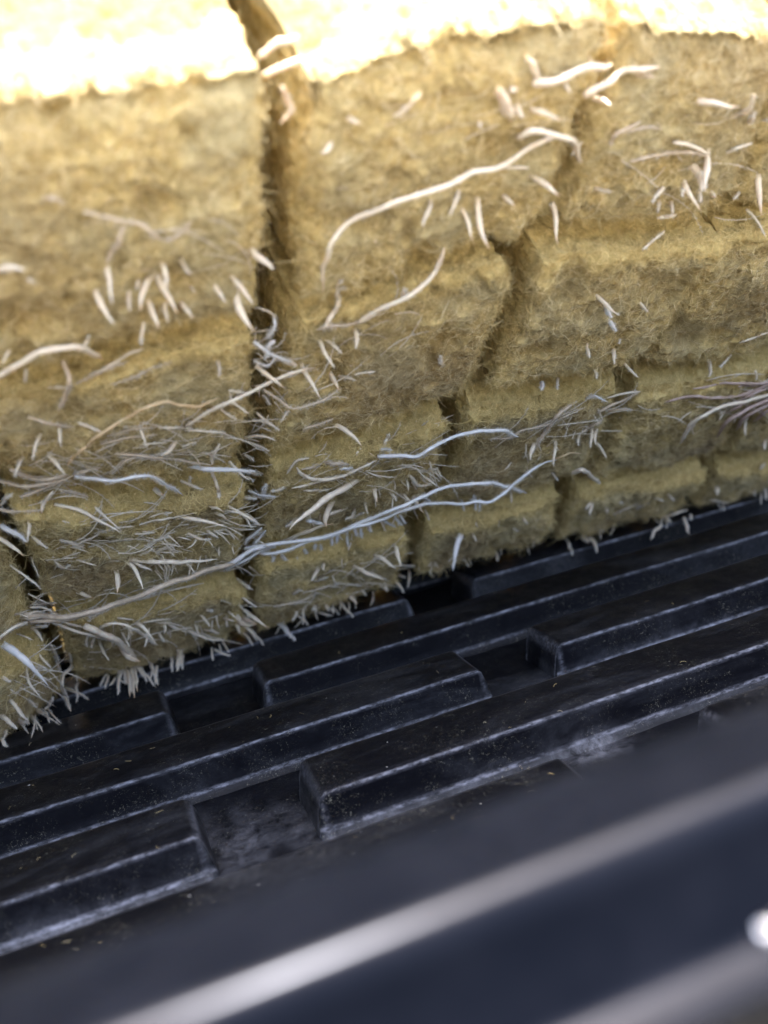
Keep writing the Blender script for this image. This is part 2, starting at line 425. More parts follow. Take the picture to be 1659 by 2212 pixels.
def build_cube(c, r, hi):
    n = 112 if hi else 34
    mrows = 40 if hi else 12
    if c in LOW:
        sl = LOW[c][r]; st_ = NEAR if r == 0 else (lambda x: LOW[c][r - 1](x) + GAP[r - 1])
    else:
        cc = 0 if c < 0 else 5
        sl = LOW[cc][r]; st_ = NEAR if r == 0 else (lambda x: LOW[cc][r - 1](x) + GAP[r - 1])
    xl = lambda s: seam[c][1](s); xr = lambda s: seam[c + 1][0](s)
    bias = depth_bias.get((c, r), 0)
    RAD = 1.5 if r else 2.6
    def place(u, v, d):
        """u,v in 0..1 over the underside, d = depth into the wool"""
        s = 0 * u + (60 + 36 * r) ; x = 0 * u
        sguess = np.full(len(u), 80. + 38 * r)
        for _ in range(4):
            a = xl(sguess) + ((1.4 if r >= 2 or c == 3 else .3) if c >= 3 else .6 if c == 2 else .25); b = xr(sguess) - ((1.4 if r >= 2 or c == 2 else .3) if c >= 2 else .6 if c == 1 else .25); x = a + (b - a) * u
            t0 = st_(x); t1 = sl(x); s = t0 + (t1 - t0) * v; sguess = s
        # grooves close with depth
        g0 = (GAP[r - 1] if r else 0); g1 = 0.0
        cl = np.clip(d / 38.0, 0, 1) ** 1.3
        gl = max(.3, float(seam[c][1](np.array(100.)) - seam[c][0](np.array(100.))))
        gr_ = max(.3, float(seam[c + 1][1](np.array(100.)) - seam[c + 1][0](np.array(100.))))
        x = x - (1 - u) * cl * max(gl - .6, 0) * .49 + u * cl * max(gr_ - .6, 0) * .49
        s = s - (1 - v) * (1 - np.exp(-np.maximum(d - .3, 0) / 4.0)) * max(g0 - 5.4, 0)
        return x, s
    iu, iv = np.meshgrid(np.arange(n), np.arange(n), indexing='ij')
    lin = np.linspace(0, 1, n)
    U = lin[iu.ravel()]; Vv = lin[iv.ravel()]
    W_, H_ = 38., 36.
    e = np.minimum(np.minimum(U, 1 - U) * W_, np.minimum(Vv, 1 - Vv) * H_)
    dep = np.where(e < RAD, RAD - np.sqrt(np.maximum(RAD ** 2 - (RAD - np.minimum(e, RAD)) ** 2, 0)), 0)
    X_, S_ = place(U, Vv, dep)
    # walls
    per = [(k, 0) for k in range(n)] + [(n - 1, k) for k in range(1, n)] + [(k, n - 1) for k in range(n - 2, -1, -1)] + [(0, k) for k in range(n - 2, 0, -1)]
    per = np.array(per); pu, pv = lin[per[:, 0]], lin[per[:, 1]]
    dd = RAD + (THICK - RAD) * (np.linspace(0, 1, mrows + 1)[1:]) ** 1.6
    nu = np.concatenate([U] + [pu] * mrows); nv = np.concatenate([Vv] + [pv] * mrows)
    nd = np.concatenate([dep] + [np.full(len(pu), d) for d in dd])
    Xa, Sa = place(nu, nv, nd)
    P = np.stack([Xa, Sa, nd], 1)
    # outward direction in (x, s, depth) space
    n_b = len(U)
    nrm = np.zeros_like(P)
    kx = np.where(nu < RAD / W_, -(1 - nu / (RAD / W_)), np.where(nu > 1 - RAD / W_, 1 - (1 - nu) / (RAD / W_), 0))
    ks = np.where(nv < RAD / H_, -(1 - nv / (RAD / H_)), np.where(nv > 1 - RAD / H_, 1 - (1 - nv) / (RAD / H_), 0))
    kd = np.where(nd < RAD, -(1 - nd / RAD), 0.)
    nrm[:, 0], nrm[:, 1], nrm[:, 2] = kx, ks, kd
    flat = np.arange(len(P)) < n_b
    nrm[flat, 2] = np.minimum(nrm[flat, 2], -.02)
    nrm /= np.maximum(np.linalg.norm(nrm, axis=1, keepdims=True), 1e-6)
    Q = P + [17.3 * c, 9.1 * r, 0]
    a = fbm_disp(Q) * .75
    pt = pits(Q)
    a = a + np.where(flat, pt, 0) * .8
    # ragged edges
    eb = np.exp(-((nd) / 3.0)) * (~flat) + np.exp(-e_all(nu, nv, W_, H_) / 1.2) * flat
    a = a + eb * (vnoise(Q, 1.3, 14) * .85 + vnoise(Q, 3.4, 15) * 1.1)
    low_edge = np.exp(-(1 - nv) * H_ / 1.6) * np.exp(-nd / 4)
    P2 = P + nrm * a[:, None]
    P2[:, 1] += low_edge * (.9 * vnoise(Q * [1, .2, .6], 2.6, 71) + .7 * vnoise(Q * [1, .2, .6], 1.2, 72) + .3)
    # strata of the wool along the underside
    P2[:, 2] -= flat * (.35 * vnoise(Q * [.35, 1.3, 1], 2.2, 51) + .25 * vnoise(Q * [.4, 1.2, 1], .9, 52))
    bulge = .9 * np.sin(np.pi * np.clip(nu, 0, 1)) * np.sin(np.pi * np.clip(nv, 0, 1))
    P2[:, 2] -= flat * bulge * .8 + bias * np.exp(-nd / 12)
    P2[:, 2] -= ((-2.2 * (np.minimum(nv, .5) - .5) if r == 3 else (nv - .5) * (-2.0 if r else 1.0)) + .5 * np.exp(-(1 - nv) * H_ / 2.0) * (r < 3)) * np.exp(-nd / 18)          # every cube leans a little: its upper edge stands out and shows a ledge
    P2[:, 2] -= warp(P2[:, 0], P2[:, 1])
    if r == 0:      # broad rounding of the outer edge of the slab
        near = np.exp(-nv * H_ / 5.0); P2[:, 2] += flat * near * 3.6
    ea = e_all(nu, nv, W_, H_)
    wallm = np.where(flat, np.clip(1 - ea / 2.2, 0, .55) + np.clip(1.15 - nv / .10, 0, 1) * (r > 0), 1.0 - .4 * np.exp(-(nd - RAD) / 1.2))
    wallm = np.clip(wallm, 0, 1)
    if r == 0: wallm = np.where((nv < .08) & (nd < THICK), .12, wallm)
    stainv = np.clip(vnoise(Q, 16, 61) * 1.3 - .25, 0, 1) * .5 * flat + np.clip((nv - .2), 0, .6) * (r >= 2) * .65 * flat * np.clip(.6 + vnoise(Q, 6, 62), 0, 1)
    Wp = world(P2[:, 0], P2[:, 1], -P2[:, 2])
    i, j = np.meshgrid(np.arange(n - 1), np.arange(n - 1), indexing='ij'); b0 = (i * n + j).ravel()
    F1 = np.stack([b0, b0 + n, b0 + n + 1, b0 + 1], 1)
    ring0 = per[:, 0] * n + per[:, 1]; L = len(per); rings = [ring0] + [n_b + k * L + np.arange(L) for k in range(mrows)]
    Fs = [F1]
    for k in range(mrows):
        A, B = rings[k], rings[k + 1]
        Fs.append(np.stack([A, B, np.roll(B, -1), np.roll(A, -1)], 1))
    Fq = np.concatenate(Fs)
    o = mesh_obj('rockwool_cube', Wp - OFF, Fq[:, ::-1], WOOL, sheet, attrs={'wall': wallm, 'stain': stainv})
    # close the back with one ring to a centre
    return o, Wp, Fq, flat, nv, nd, wallm, P2, stainv
def e_all(nu, nv, W_, H_):
    return np.minimum(np.minimum(nu, 1 - nu) * W_, np.minimum(nv, 1 - nv) * H_)

def curves_obj(name, P, rad, mat, parent, fresh=None):
    """P: (n, k, 3) points in mm (world), rad: (n, k) mm"""
    n, k, _ = P.shape
    cu = bpy.data.hair_curves.new(name); cu.add_curves([k] * n)
    cu.attributes['position'].data.foreach_set('vector', ((P - OFF) * MM).astype(np.float32).ravel())
    ra = cu.attributes.get('radius') or cu.attributes.new('radius', 'FLOAT', 'POINT')
    ra.data.foreach_set('value', (rad * MM).astype(np.float32).ravel())
    if fresh is not None:
        for an_, av_ in zip(('fresh', 'stainc'), fresh):
            fa = cu.attributes.new(an_, 'FLOAT', 'CURVE'); fa.data.foreach_set('value', av_.astype(np.float32))
    cu.materials.append(mat)
    o = bpy.data.objects.new(name, cu); link(o, parent); o['kind'] = 'stuff'
    return o

def frames(nf):
    t = rng.normal(size=nf.shape); t -= nf * (t * nf).sum(1, keepdims=True); t /= np.linalg.norm(t, axis=1, keepdims=True)
    return t, np.cross(nf, t)

def fuzz(cube, Wp, Fq, flat, nd, count, wallm, stainv):
    """loose mineral fibres curling out of the faces"""
    a, b, c, d = (Wp[Fq[:, k]] for k in range(4))
    nf = np.cross(c - a, d - b); ar = np.linalg.norm(nf, axis=1); nf = nf / np.maximum(ar[:, None], 1e-9)
    cen = (a + b + c + d) / 4
    # outward orientation
    inner = Wp[flat].mean(0) - NW * 12
    sgn = np.sign(((cen - inner) * nf).sum(1)); nf = nf * sgn[:, None]
    dmean = nd[Fq].mean(1)
    wgt = ar * np.where(dmean < 18, np.exp(-np.maximum(dmean - 2, 0) / 6), 0) * np.where(flat[Fq].all(1), 1, .75) * (1 + .8 * np.exp(-((dmean - 1.5) / 1.0) ** 2))
    idx = rng.choice(len(Fq), count, p=wgt / wgt.sum())
    r1, r2 = rng.random(count)[:, None], rng.random(count)[:, None]
    base = a[idx] * (1 - r1) * (1 - r2) + b[idx] * r1 * (1 - r2) + c[idx] * r1 * r2 + d[idx] * (1 - r1) * r2
    n0 = nf[idx]; t, bt = frames(n0)
    # most fibres lie along the layers of the slab
    lay = unit(XW * .9 + 0 * SW); tl = lay - n0 * (n0 @ lay)[:, None]; tl /= np.maximum(np.linalg.norm(tl, axis=1, keepdims=True), 1e-3)
    wl = (rng.random(count) < .35)[:, None]; t = np.where(wl, tl * rng.choice([-1, 1], count)[:, None] + .5 * t, t); t /= np.linalg.norm(t, axis=1, keepdims=True)
    bt = np.cross(n0, t)
    ln = (rng.gamma(3, .30, count) + .35) * np.where(dmean[idx] > 1.8, .5, 1)
    edge = (np.abs(dmean[idx] - 1.5) < 1.3)
    lift = rng.normal(.22, .22, count) + edge * rng.random(count) * .35
    curl = rng.normal(0, 1.7, count)
    k = 5; s = np.linspace(0, 1, k)
    P = np.zeros((count, k, 3))
    for q, sv in enumerate(s):
        fwd = sv * ln * (1 - .12 * curl ** 2 * sv ** 2 * .5)
        side = curl * ln * sv * sv * .45
        up = ln * (lift * sv - .16 * sv * sv * 0.5) + .02
        P[:, q] = base + t * fwd[:, None] + bt * side[:, None] + n0 * up[:, None]
    P += rng.normal(0, .05, P.shape)
    rad = np.where(rng.random(count) < .08, rng.uniform(.045, .065, count), rng.uniform(.018, .036, count))[:, None] * np.array([1, 1, .9, .75, .3])[None]
    curves_obj('wool_fibres', P, rad, FIBRE, cube, (wallm[Fq].mean(1)[idx], .7 * stainv[Fq].mean(1)[idx]))

CUBES = {}
HX0, HS0, HC = -60.0, 50.0, .6
HN = (int(300 / HC), int(180 / HC)); HMAP = np.full(HN, -99.0)
visible = {(0, 2), (0, 3), (1, 0), (1, 1), (1, 2), (1, 3), (2, 0), (2, 1), (2, 2), (2, 3), (3, 0), (3, 1), (3, 2), (3, 3), (4, 0), (4, 1), (4, 2), (4, 3), (5, 2), (5, 3), (0, 1)}
FUZZ_N = 17000
for c in range(-2, 8):
    for r in range(4):
        hi = (c, r) in visible
        o, Wp, Fq, flat, nv, nd, wallm, P2, stainv = build_cube(c, r, hi)
        CUBES[(c, r)] = (o, Wp, flat)
        q_ = P2[flat]; ii = ((q_[:, 0] - HX0) / HC).astype(int); jj = ((q_[:, 1] - HS0) / HC).astype(int)
        okk = (ii >= 0) & (ii < HN[0]) & (jj >= 0) & (jj < HN[1]); np.maximum.at(HMAP, (ii[okk], jj[okk]), -q_[okk, 2])
        if hi:
            fuzz(o, Wp, Fq, flat, nd, FUZZ_N, wallm, stainv)
# the rows that still lie flat in the tray behind the raised ones
def flat_cube(x0, x1, y0, y1):
    n = 14; lin = np.linspace(0, 1, n); V = []; Fq = []
    def face(o, a, b):
        k = len(V)
        for p in lin:
            for q in lin: V.append(np.array(o) + np.array(a) * p + np.array(b) * q)
        for p in range(n - 1):
            for q in range(n - 1): Fq.append([k + p * n + q, k + (p + 1) * n + q, k + (p + 1) * n + q + 1, k + p * n + q + 1])
    w_, d_ = x1 - x0, y1 - y0; z0, z1 = .15, 37.5
    face((x0, y0, z0), (w_, 0, 0), (0, 0, z1)); face((x0, y1, z0), (w_, 0, 0), (0, 0, z1)); face((x0, y0, z0), (0, d_, 0), (0, 0, z1)); face((x1, y0, z0), (0, d_, 0), (0, 0, z1))
    face((x0, y0, z0 + z1), (w_, 0, 0), (0, d_, 0)); face((x0, y0, z0), (w_, 0, 0), (0, d_, 0))
    V = np.array(V); c_ = V.mean(0)
    D = np.stack([vnoise(V, 9, 90 + k) for k in range(3)], 1) * .5; D[:, 2] = np.maximum(D[:, 2], 0)
    V = V + D
    mesh_obj('rockwool_cube', V - OFF, np.array(Fq), WOOL, sheet, attrs={'wall': np.ones(len(V)), 'stain': np.zeros(len(V))})
for k in range(-2, 8):
    xa = float(seam[k][1](np.array(205.))); xb = float(seam[k + 1][0](np.array(205.)))
    for y0 in (236.6, 277.0):
        flat_cube(xa, xb, y0, y0 + 37.5)
# the uncut skin that holds the cubes together at the top of the slab
u, v = np.meshgrid(np.linspace(-131, 262, 60), np.linspace(50, 214.5, 30), indexing='ij')
hh = -THICK + 1.0 + 0 * u
pt = world(u.ravel(), v.ravel(), hh.ravel()); pb = world(u.ravel(), v.ravel(), hh.ravel() - 3)
i, j = np.meshgrid(np.arange(59), np.arange(29), indexing='ij'); b0 = (i * 30 + j).ravel(); q = np.stack([b0, b0 + 30, b0 + 31, b0 + 1], 1)
nvv = 1800
border = [k * 30 for k in range(60)] + [59 * 30 + k for k in range(1, 30)] + [k * 30 + 29 for k in range(58, -1, -1)] + [k for k in range(28, 0, -1)]
border = np.array(border); bq = np.stack([border, np.roll(border, -1), np.roll(border, -1) + nvv, border + nvv], 1)
mesh_obj('slab_top', np.concatenate([pt, pb]) - OFF, np.concatenate([q, q + nvv, bq]), WOOL, sheet, attrs={'wall': np.ones(3600), 'stain': np.zeros(3600)})

# ------------------------------------------------------------------ roots
CROP = {'a': (0, 600, 2.0), 'b': (0, 1150, 2.0), 'c': (0, 1700, 2.0), 'd': (780, 0, 2.0), 'e': (780, 600, 2.0), 'f': (780, 1150, 2.0),
        'g': (780, 1600, 2.0), 'h': (1560, 100, 1.868), 'i': (1560, 750, 1.868), 'j': (1560, 1400, 1.868)}
#  crop | kind+shape (T tip stands out, A arched, F lies flat) | width | path
ROOTS = '''
a wT 34 600 620 650 730 722 850
a wT 26 690 480 695 590 710 740
a gF 26 790 240 750 350 690 490
a gF 20 280 60 400 100
a gF 24 530 150 680 190 800 220 900 240 970 300 1050 340
a gF 16 1050 345 1130 300 1220 215
a wT 34 -60 525 60 515 160 510
a wT 20 160 560 220 590
a tT 34 990 540 930 660 895 780
a tT 32 940 700 970 800 1010 900
a wT 28 1020 440 1050 560 1075 640
a tT 36 1000 550 1080 690 1135 800
a wT 30 1075 640 1070 750 1062 860
a wT 22 1150 440 1190 500 1225 550
a wT 18 1190 600 1240 665
a tT 28 1140 700 1180 770 1225 850
a wT 34 1345 590 1400 660 1445 725
a wT 28 1470 550 1540 620 1615 730
a tT 42 1490 610 1550 770 1620 915
a wT 24 820 640 828 710 830 780
a wT 18 890 570 870 640
a wT 20 925 820 900 1010
a tA 38 -120 1250 0 1190 150 1110 300 1040 480 1010 600 1050 650 1090
a wT 34 150 860 90 970 10 1120
a wF 18 570 940 530 1010
a wF 16 560 1195 700 1130 830 1050 910 1025
b gA 36 400 0 440 100 430 200 370 320
b wT 24 370 320 375 430 395 540
b wF 22 270 165 420 175
b wT 26 170 50 160 150
b gF 16 480 150 640 70 820 0
b gF 12 700 155 850 110 990 40 1100 10
b gF 24 180 360 330 400 480 420
b oA 26 560 540 620 480 760 390 900 310 1030 270 1150 285 1270 290 1400 240
b oF 28 560 540 490 600 430 660
b wF 26 480 390 560 420 640 450
b wT 20 890 350 910 450 930 560
b wT 24 260 460 215 530 205 640
b wT 22 150 610 90 750
b wT 24 300 600 360 665 420 725
b wT 20 1390 0 1395 105
b gF 18 680 480 850 440 1010 425
b wF 20 1010 425 1130 430 1235 432
b wA 14 1180 440 1330 455 1440 460
b wA 26 1190 415 1350 320 1500 250 1659 170 1850 90 2010 42
b wT 18 1400 300 1520 380
b wT 20 1460 180 1500 270 1590 340
b wF 24 1460 190 1600 215
b gF 20 640 530 760 500 1000 470
b wT 26 1130 500 1090 560 1030 610
b wF 16 1250 520 1160 550
b gF 26 470 720 560 700 640 680
b gF 26 730 590 900 610 1100 630 1340 660
b bT 34 1200 665 1350 690 1500 695 1620 715
b gF 24 700 720 800 640 940 600
b bA 26 480 735 600 755 700 760 930 735 1050 790 1160 850
b gF 36 60 690 250 760 430 720
b gF 30 -40 760 200 800 430 740
b gF 30 130 870 300 800 470 720
b gF 22 380 820 470 840 560 870
b wT 22 560 870 640 960 780 1090
b wT 26 345 915 530 945 660 1020 770 1090
b wF 28 340 830 280 900 265 970
b wF 26 1340 690 1385 800 1405 890
b wT 18 1150 765 1300 820
b wF 20 1215 735 1205 800
b tT 38 985 815 1050 860
b wT 30 1100 980 1250 1010 1440 1055
b wT 20 1430 910 1590 980 1659 1045
b tT 22 1330 920 1430 970
b tT 24 1370 960 1450 1015
b wT 14 1550 870 1640 880
b wT 14 1550 990 1600 1070
b wT 18 1560 600 1620 640
b wT 20 1460 640 1520 700 1590 770
b wT 20 1300 1060 1390 1130
b wT 18 1180 1090 1350 1140
b wF 16 890 1045 1000 1020 1100 1000
b wF 14 950 1000 1100 960
b wT 14 1440 1070 1490 1140
b wT 14 930 1170 1080 1120
b wF 26 1400 530 1360 600 1350 660
b wF 12 560 1190 700 1150 850 1130
b wF 12 380 1140 540 1180
b wF 14 600 1100 760 1060 860 1050
b wT 22 180 1000 180 1150
b bT 32 0 1050 90 1095 175 1145
b wT 16 0 920 40 870 90 840
b gF 26 -60 940 100 960 280 950
c tT 32 -20 30 70 85 145 145
c wT 22 200 10 300 105
c wF 16 385 45 540 100
c wT 32 800 160 1050 162 1200 163 1385 165
c wT 28 800 165 860 250 915 350
c wT 20 825 165 900 205 965 240
c tT 38 735 210 740 300 750 380
c wF 16 450 200 400 215 350 175
c tT 30 490 370 600 415
c wT 14 60 200 180 290 260 355
c wT 12 200 150 250 280
c gA 42 150 520 300 530 420 540 560 510 800 430 1000 350 1200 280 1400 210 1500 190
c gA 30 180 560 340 560 480 545 620 500 840 420 1040 340 1240 270 1420 215 1520 185
c bA 34 1460 200 1600 110 1700 85 1760 90
c bA 24 1440 230 1560 170 1650 120 1740 95
c gF 22 560 560 700 470 900 400 1040 380
c wF 14 870 430 1000 390 1150 350 1300 315
c wA 24 -40 700 90 600 180 560
c gF 20 150 530 260 510 330 560
c wT 18 200 600 310 598
c gF 22 210 450 370 440
c wA 16 170 520 230 500 320 540 420 560
c wA 20 190 470 300 480 400 560 540 600
c wA 22 340 570 500 630 620 660 760 700
c wA 50 540 590 680 650 780 710 870 800
c tT 42 760 700 830 770 895 820
c wA 22 640 600 720 575 830 600 920 650 1005 715
c wT 24 860 570 900 600 1000 700
c wT 18 770 610 830 730
c wT 18 830 610 810 690
c wT 18 950 570 940 650 920 730
c wT 18 630 680 690 810
c wT 16 560 650 555 730
c wT 18 600 660 585 735
c wF 12 860 580 1000 555 1080 545
c wT 20 1045 560 1050 640
c wT 16 1060 570 1130 610
c wT 18 1270 510 1340 590
c wT 16 1310 480 1360 500
c wT 16 1180 600 1300 650 1450 690
c wT 18 1170 610 1280 660
c wT 18 1300 610 1400 640
c wT 20 1010 620 1050 690
c wT 14 1440 520 1450 600
c wT 26 1485 540 1530 640
c tT 38 1500 520 1560 560 1640 580
c wT 22 760 850 750 1030
c wT 18 790 860 800 960
c tT 24 810 850 830 1040
c tT 24 840 850 860 1050
c tT 22 865 840 880 1010
c wT 18 870 840 935 950
c wT 16 890 850 995 975
c wT 20 960 830 1010 970
c wT 20 1000 850 990 960
c wT 16 680 900 640 980
c wT 16 690 910 670 990
c wT 16 780 870 755 960
c wT 18 850 860 845 1020
c wT 16 1090 790 1095 885
c wT 28 1140 740 1125 880
c wT 16 1160 740 1160 870
c wT 16 1170 730 1150 850
c wT 14 1370 740 1480 780
c bT 44 10 700 100 760 200 840 305 965
c wT 20 160 850 200 950 260 1045
c wT 18 200 860 300 870
c wT 20 -10 905 65 950
c gF 20 320 700 360 800 380 880
c wA 24 460 850 390 930 410 1030 455 1135
c wT 16 420 990 570 1060
c wT 14 490 900 490 1080
c wT 16 290 1120 340 1040
c wF 14 440 760 460 850
c wT 26 220 1120 290 1140
c wT 28 -10 1145 110 1250
c wT 22 60 1060 150 1170
c wT 22 90 1090 180 1190
c wT 24 110 1190 185 1220
c wT 20 190 1160 240 1210
c wT 18 30 1230 30 1310
c wT 22 -10 1295 50 1365
c wT 16 170 1050 240 1110
c wT 16 240 760 330 860
c wT 20 200 600 270 690
c wT 22 1510 290 1600 355
c wT 14 1530 400 1640 470
c wT 14 1520 450 1600 540
c wT 14 1540 560 1640 690
d wA 42 110 350 200 280 280 265 350 240
d wA 42 130 480 260 420 370 380
d wT 40 610 720 730 800
d wT 36 580 860 480 980
d wT 34 840 770 980 690 1120 590
d gF 26 240 550 270 640 300 690 230 780
d wT 22 1510 760 1500 820
e wA 32 2000 -340 1828 -262 1659 -150 1450 -90 1240 0 1100 50 900 110 740 180 630 260 550 370 505 500 500 660
e tT 28 1370 110 1420 220 1450 335
e tT 36 1480 40 1520 220 1555 375
e wT 24 1370 0 1360 60 1310 180
e wT 24 1190 60 1160 150 1130 245
e wT 26 740 250 840 350
e wT 44 30 380 100 450 190 520
e wA 32 740 850 840 790 950 730 1090 650 1190 560 1240 480 1270 390
e wT 26 1000 680 1010 625
e wF 34 510 890 570 800 600 720 590 620
e wT 18 590 640 650 630
e wT 18 590 620 630 580
e gF 22 740 850 600 880 460 900
e wT 28 700 890 720 1025
e wT 28 470 950 500 1040 565 1140
e wT 20 510 960 620 1055
e bA 20 60 980 150 1040 300 1110
e bF 30 190 970 150 1010 120 1090
e bA 18 150 950 190 880 180 820
e bF 16 60 1100 150 1130 200 1060
e wT 22 1270 1130 1250 1060
f tT 34 70 30 150 100 250 175
f wT 30 350 0 400 120 480 240
f wT 38 260 0 340 40
f tT 36 540 70 600 190
f wT 26 590 100 715 130
f wF 16 700 90 830 65
f gA 16 120 180 200 240 310 300 450 270 620 180
f wT 18 310 300 230 395
f gF 20 370 440 450 410 560 370
f wT 34 550 400 640 460 740 535
f bT 22 790 560 860 550 940 575
f wF 24 920 470 875 545
f wF 24 740 560 720 610
f oF 10 740 540 850 630
f bA 28 850 610 1000 605 1110 600 1200 545 1330 480 1500 445 1640 448 1690 455 1740 490
f wF 20 840 635 720 700 560 745 380 800 300 815
f wT 20 280 785 165 830
f wF 28 700 700 600 740 450 760 360 720 330 680
f wF 18 410 620 330 640 270 720
f gF 28 660 660 500 655 360 690
f bF 18 690 680 600 690
f wT 44 720 750 640 780 520 830 400 920 330 990 285 1080
f wT 22 330 1000 255 1050
f wF 16 540 820 370 830
f tT 32 825 800 850 900
f tT 34 1070 840 1100 900 1135 965
f wT 22 990 840 1080 910
f wF 26 1050 730 1100 790 1190 790
f wT 20 1120 730 1230 800
f wT 16 1150 690 1230 690
f wT 18 1225 680 1250 750
f tT 38 560 890 530 1000 520 1060
f wF 26 660 935 540 980 500 1030
f wT 24 700 960 650 1020
f wT 18 770 900 780 970
f wF 16 760 970 690 1005
f tT 28 220 1165 330 1110 450 1070 570 1040
f bF 28 400 1020 500 1045
f wT 18 920 830 970 890
f wT 12 1150 950 1175 1020
f bF 26 0 1170 100 1060
f bF 20 60 1170 130 1080
f wT 20 50 380 140 400 230 455
f wT 20 75 330 230 455
f wT 20 0 490 100 495 205 515
f wT 20 20 520 90 545 155 585
f wT 16 0 700 90 720
f wT 14 0 740 60 770
f bT 18 120 880 140 780
f bT 14 20 830 110 860 200 865
f wT 14 -20 870 80 880
f tT 16 0 970 60 1010 100 1050
f wT 14 110 220 160 280
f bA 28 0 1195 180 1170 430 1140 620 1090 850 980 1050 910 1150 860 1250 810 1400 790 1550 780 1659 800 1720 815 1800 842
f bA 25 60 1220 200 1225 420 1150 650 1080 900 1000 1100 925 1200 905 1400 905 1550 895 1640 850 1740 770 1850 690 1980 625
f oA 12 1970 628 2060 595 2150 592
f bT 12 1380 880 1400 960
f bT 12 1470 870 1475 960
f bT 12 1500 870 1500 960
f bT 12 1440 905 1470 860
f bT 12 1150 860 1185 900
g bT 20 550 200 560 270
g bT 20 585 200 590 265
g bT 20 650 190 660 290
g bT 22 740 170 745 230
g bT 20 795 150 805 200
g bT 20 440 260 450 305
g bT 26 470 250 490 310
g bT 28 350 290 400 330
g bT 22 310 300 340 360
g bT 26 220 320 270 370
g bT 18 170 340 180 380
g bT 20 700 170 715 220
g bT 18 960 90 1000 150
g bT 18 990 80 1020 140
g bT 14 880 110 960 160
g wT 28 690 400 770 450 890 495
g wT 28 810 330 880 370 965 425
g wT 28 950 260 975 330 1000 405
g wF 16 1010 405 1095 410
g wT 18 950 500 1010 580
g wT 16 1050 440 1030 545
g wT 14 980 470 1025 490
g wT 22 850 520 915 565
g wT 28 470 410 430 500
g wT 18 510 380 505 440
g wF 12 440 510 600 450
g wF 10 560 470 580 540
g gF 12 370 580 500 550 620 510
g gF 12 180 670 320 640 440 600
g wT 16 300 590 370 560
g tT 24 660 590 715 650
g wT 18 610 640 695 730
g wT 18 520 640 540 700
g wT 16 460 650 430 695
g wT 16 370 670 370 740
g wT 16 330 680 305 760
g wT 14 330 720 405 790
g wT 14 375 730 370 790
g wT 12 455 700 565 730
g bT 26 210 765 320 885
g wT 16 740 560 775 600
g wT 12 560 680 610 715
g tT 26 0 690 70 730 155 805
g tT 40 -20 730 75 770
g wT 16 -10 780 125 910
g wT 12 -20 830 55 915
g wT 18 -20 510 50 560
g bT 34 1390 175 1340 300 1328 440
g wT 16 1450 190 1475 250
g wT 14 1610 320 1605 370
h wT 60 130 500 100 420 65 325
h wT 40 190 330 130 360
h wT 34 140 420 215 515
h tT 32 220 440 330 475 430 530
h wT 34 300 300 260 220 215 130
h wA 44 270 310 420 290 550 230 720 200
h wA 42 570 380 700 310 800 240 1020 200
h wT 42 790 260 880 250 990 265
h wT 28 810 290 920 400
h wT 34 620 395 720 445
h wT 22 450 290 490 365
h wT 56 210 -10 300 80 370 150
h wT 56 450 -10 560 100 610 190
h wA 38 180 630 270 600 400 625 500 660 550 790
h wF 20 490 740 560 650
h wF 20 0 825 150 810 240 810
h tT 34 240 850 330 920 420 975
h tT 28 70 960 150 1050
h tT 30 370 1020 390 1130 410 1270
h wT 22 610 925 730 960
h gF 22 720 680 760 610 900 540
h gF 16 820 600 930 575 1030 590
h gF 22 840 775 1000 735 1180 715 1290 740
h wF 24 1090 660 1200 680 1300 730
h wT 48 1200 790 1250 880 1270 960
h wT 36 1300 700 1295 830 1290 960
h wT 28 1240 950 1255 1020
h tT 24 1310 950 1345 990
h tT 30 1135 850 1190 950 1255 1075
h wT 22 1160 900 1160 990
h wT 22 1060 880 1010 950 970 1020
h wT 16 1015 990 1005 1080
h wT 18 1085 1000 1085 1090
h wF 26 1000 1115 1120 1090
h wT 34 1130 395 1300 410 1490 440
h wT 26 1440 510 1530 450 1585 375
h wT 30 1530 560 1580 480
h wT 14 1600 540 1680 520
h tT 40 1595 740 1600 900 1620 1100
h wF 16 1410 725 1560 660
h wT 22 1540 920 1450 1010
h wT 14 1530 1060 1650 1220
h wF 14 910 1300 1040 1190
i wT 24 630 350 700 400 780 475
i bT 34 700 420 735 490
i bT 30 700 500 755 570
i wT 20 875 365 950 455
i wT 20 580 640 600 735
i wT 24 735 660 750 775
i wT 18 800 760 885 850
i wT 14 780 600 775 650
i wT 16 410 850 408 920
i wT 14 620 790 650 860
i wT 22 1305 740 1312 845
i wT 14 1440 710 1370 790
i wT 18 1580 800 1590 860
i wF 14 1490 640 1659 580
i bT 28 310 870 315 920
i gF 26 520 990 430 1050 370 1115 320 1180 240 1310
i bT 22 540 970 620 965 700 990
i gF 20 640 1060 740 1010 890 930
i wF 18 700 970 820 940 890 930
i wT 20 680 1060 860 1040
i gF 16 550 1170 670 1100
i wT 20 610 1140 605 1270
i wT 20 640 1150 640 1250
i wT 16 540 1180 525 1260
i gF 14 0 1215 130 1205 190 1165 370 1115 560 1030
i pF 24 1720 860 1500 950 1350 970 1180 965 1020 1000
i pF 20 1700 880 1400 885 1210 920
i wA 24 1700 940 1450 1010 1300 1060 1200 1130 1140 1240
i pA 28 1720 950 1450 1080 1360 1200
i wA 20 1400 1010 1260 1090 1150 1200
i pA 28 1720 980 1520 1080 1470 1160
i wT 18 1540 1060 1525 1190
i pA 22 1720 1000 1570 1110
i pF 24 1740 880 1600 930 1450 1000
i pF 22 1740 920 1560 980 1400 1060
i pF 20 1740 850 1620 880 1480 900
i pA 20 1740 960 1640 1020 1600 1080
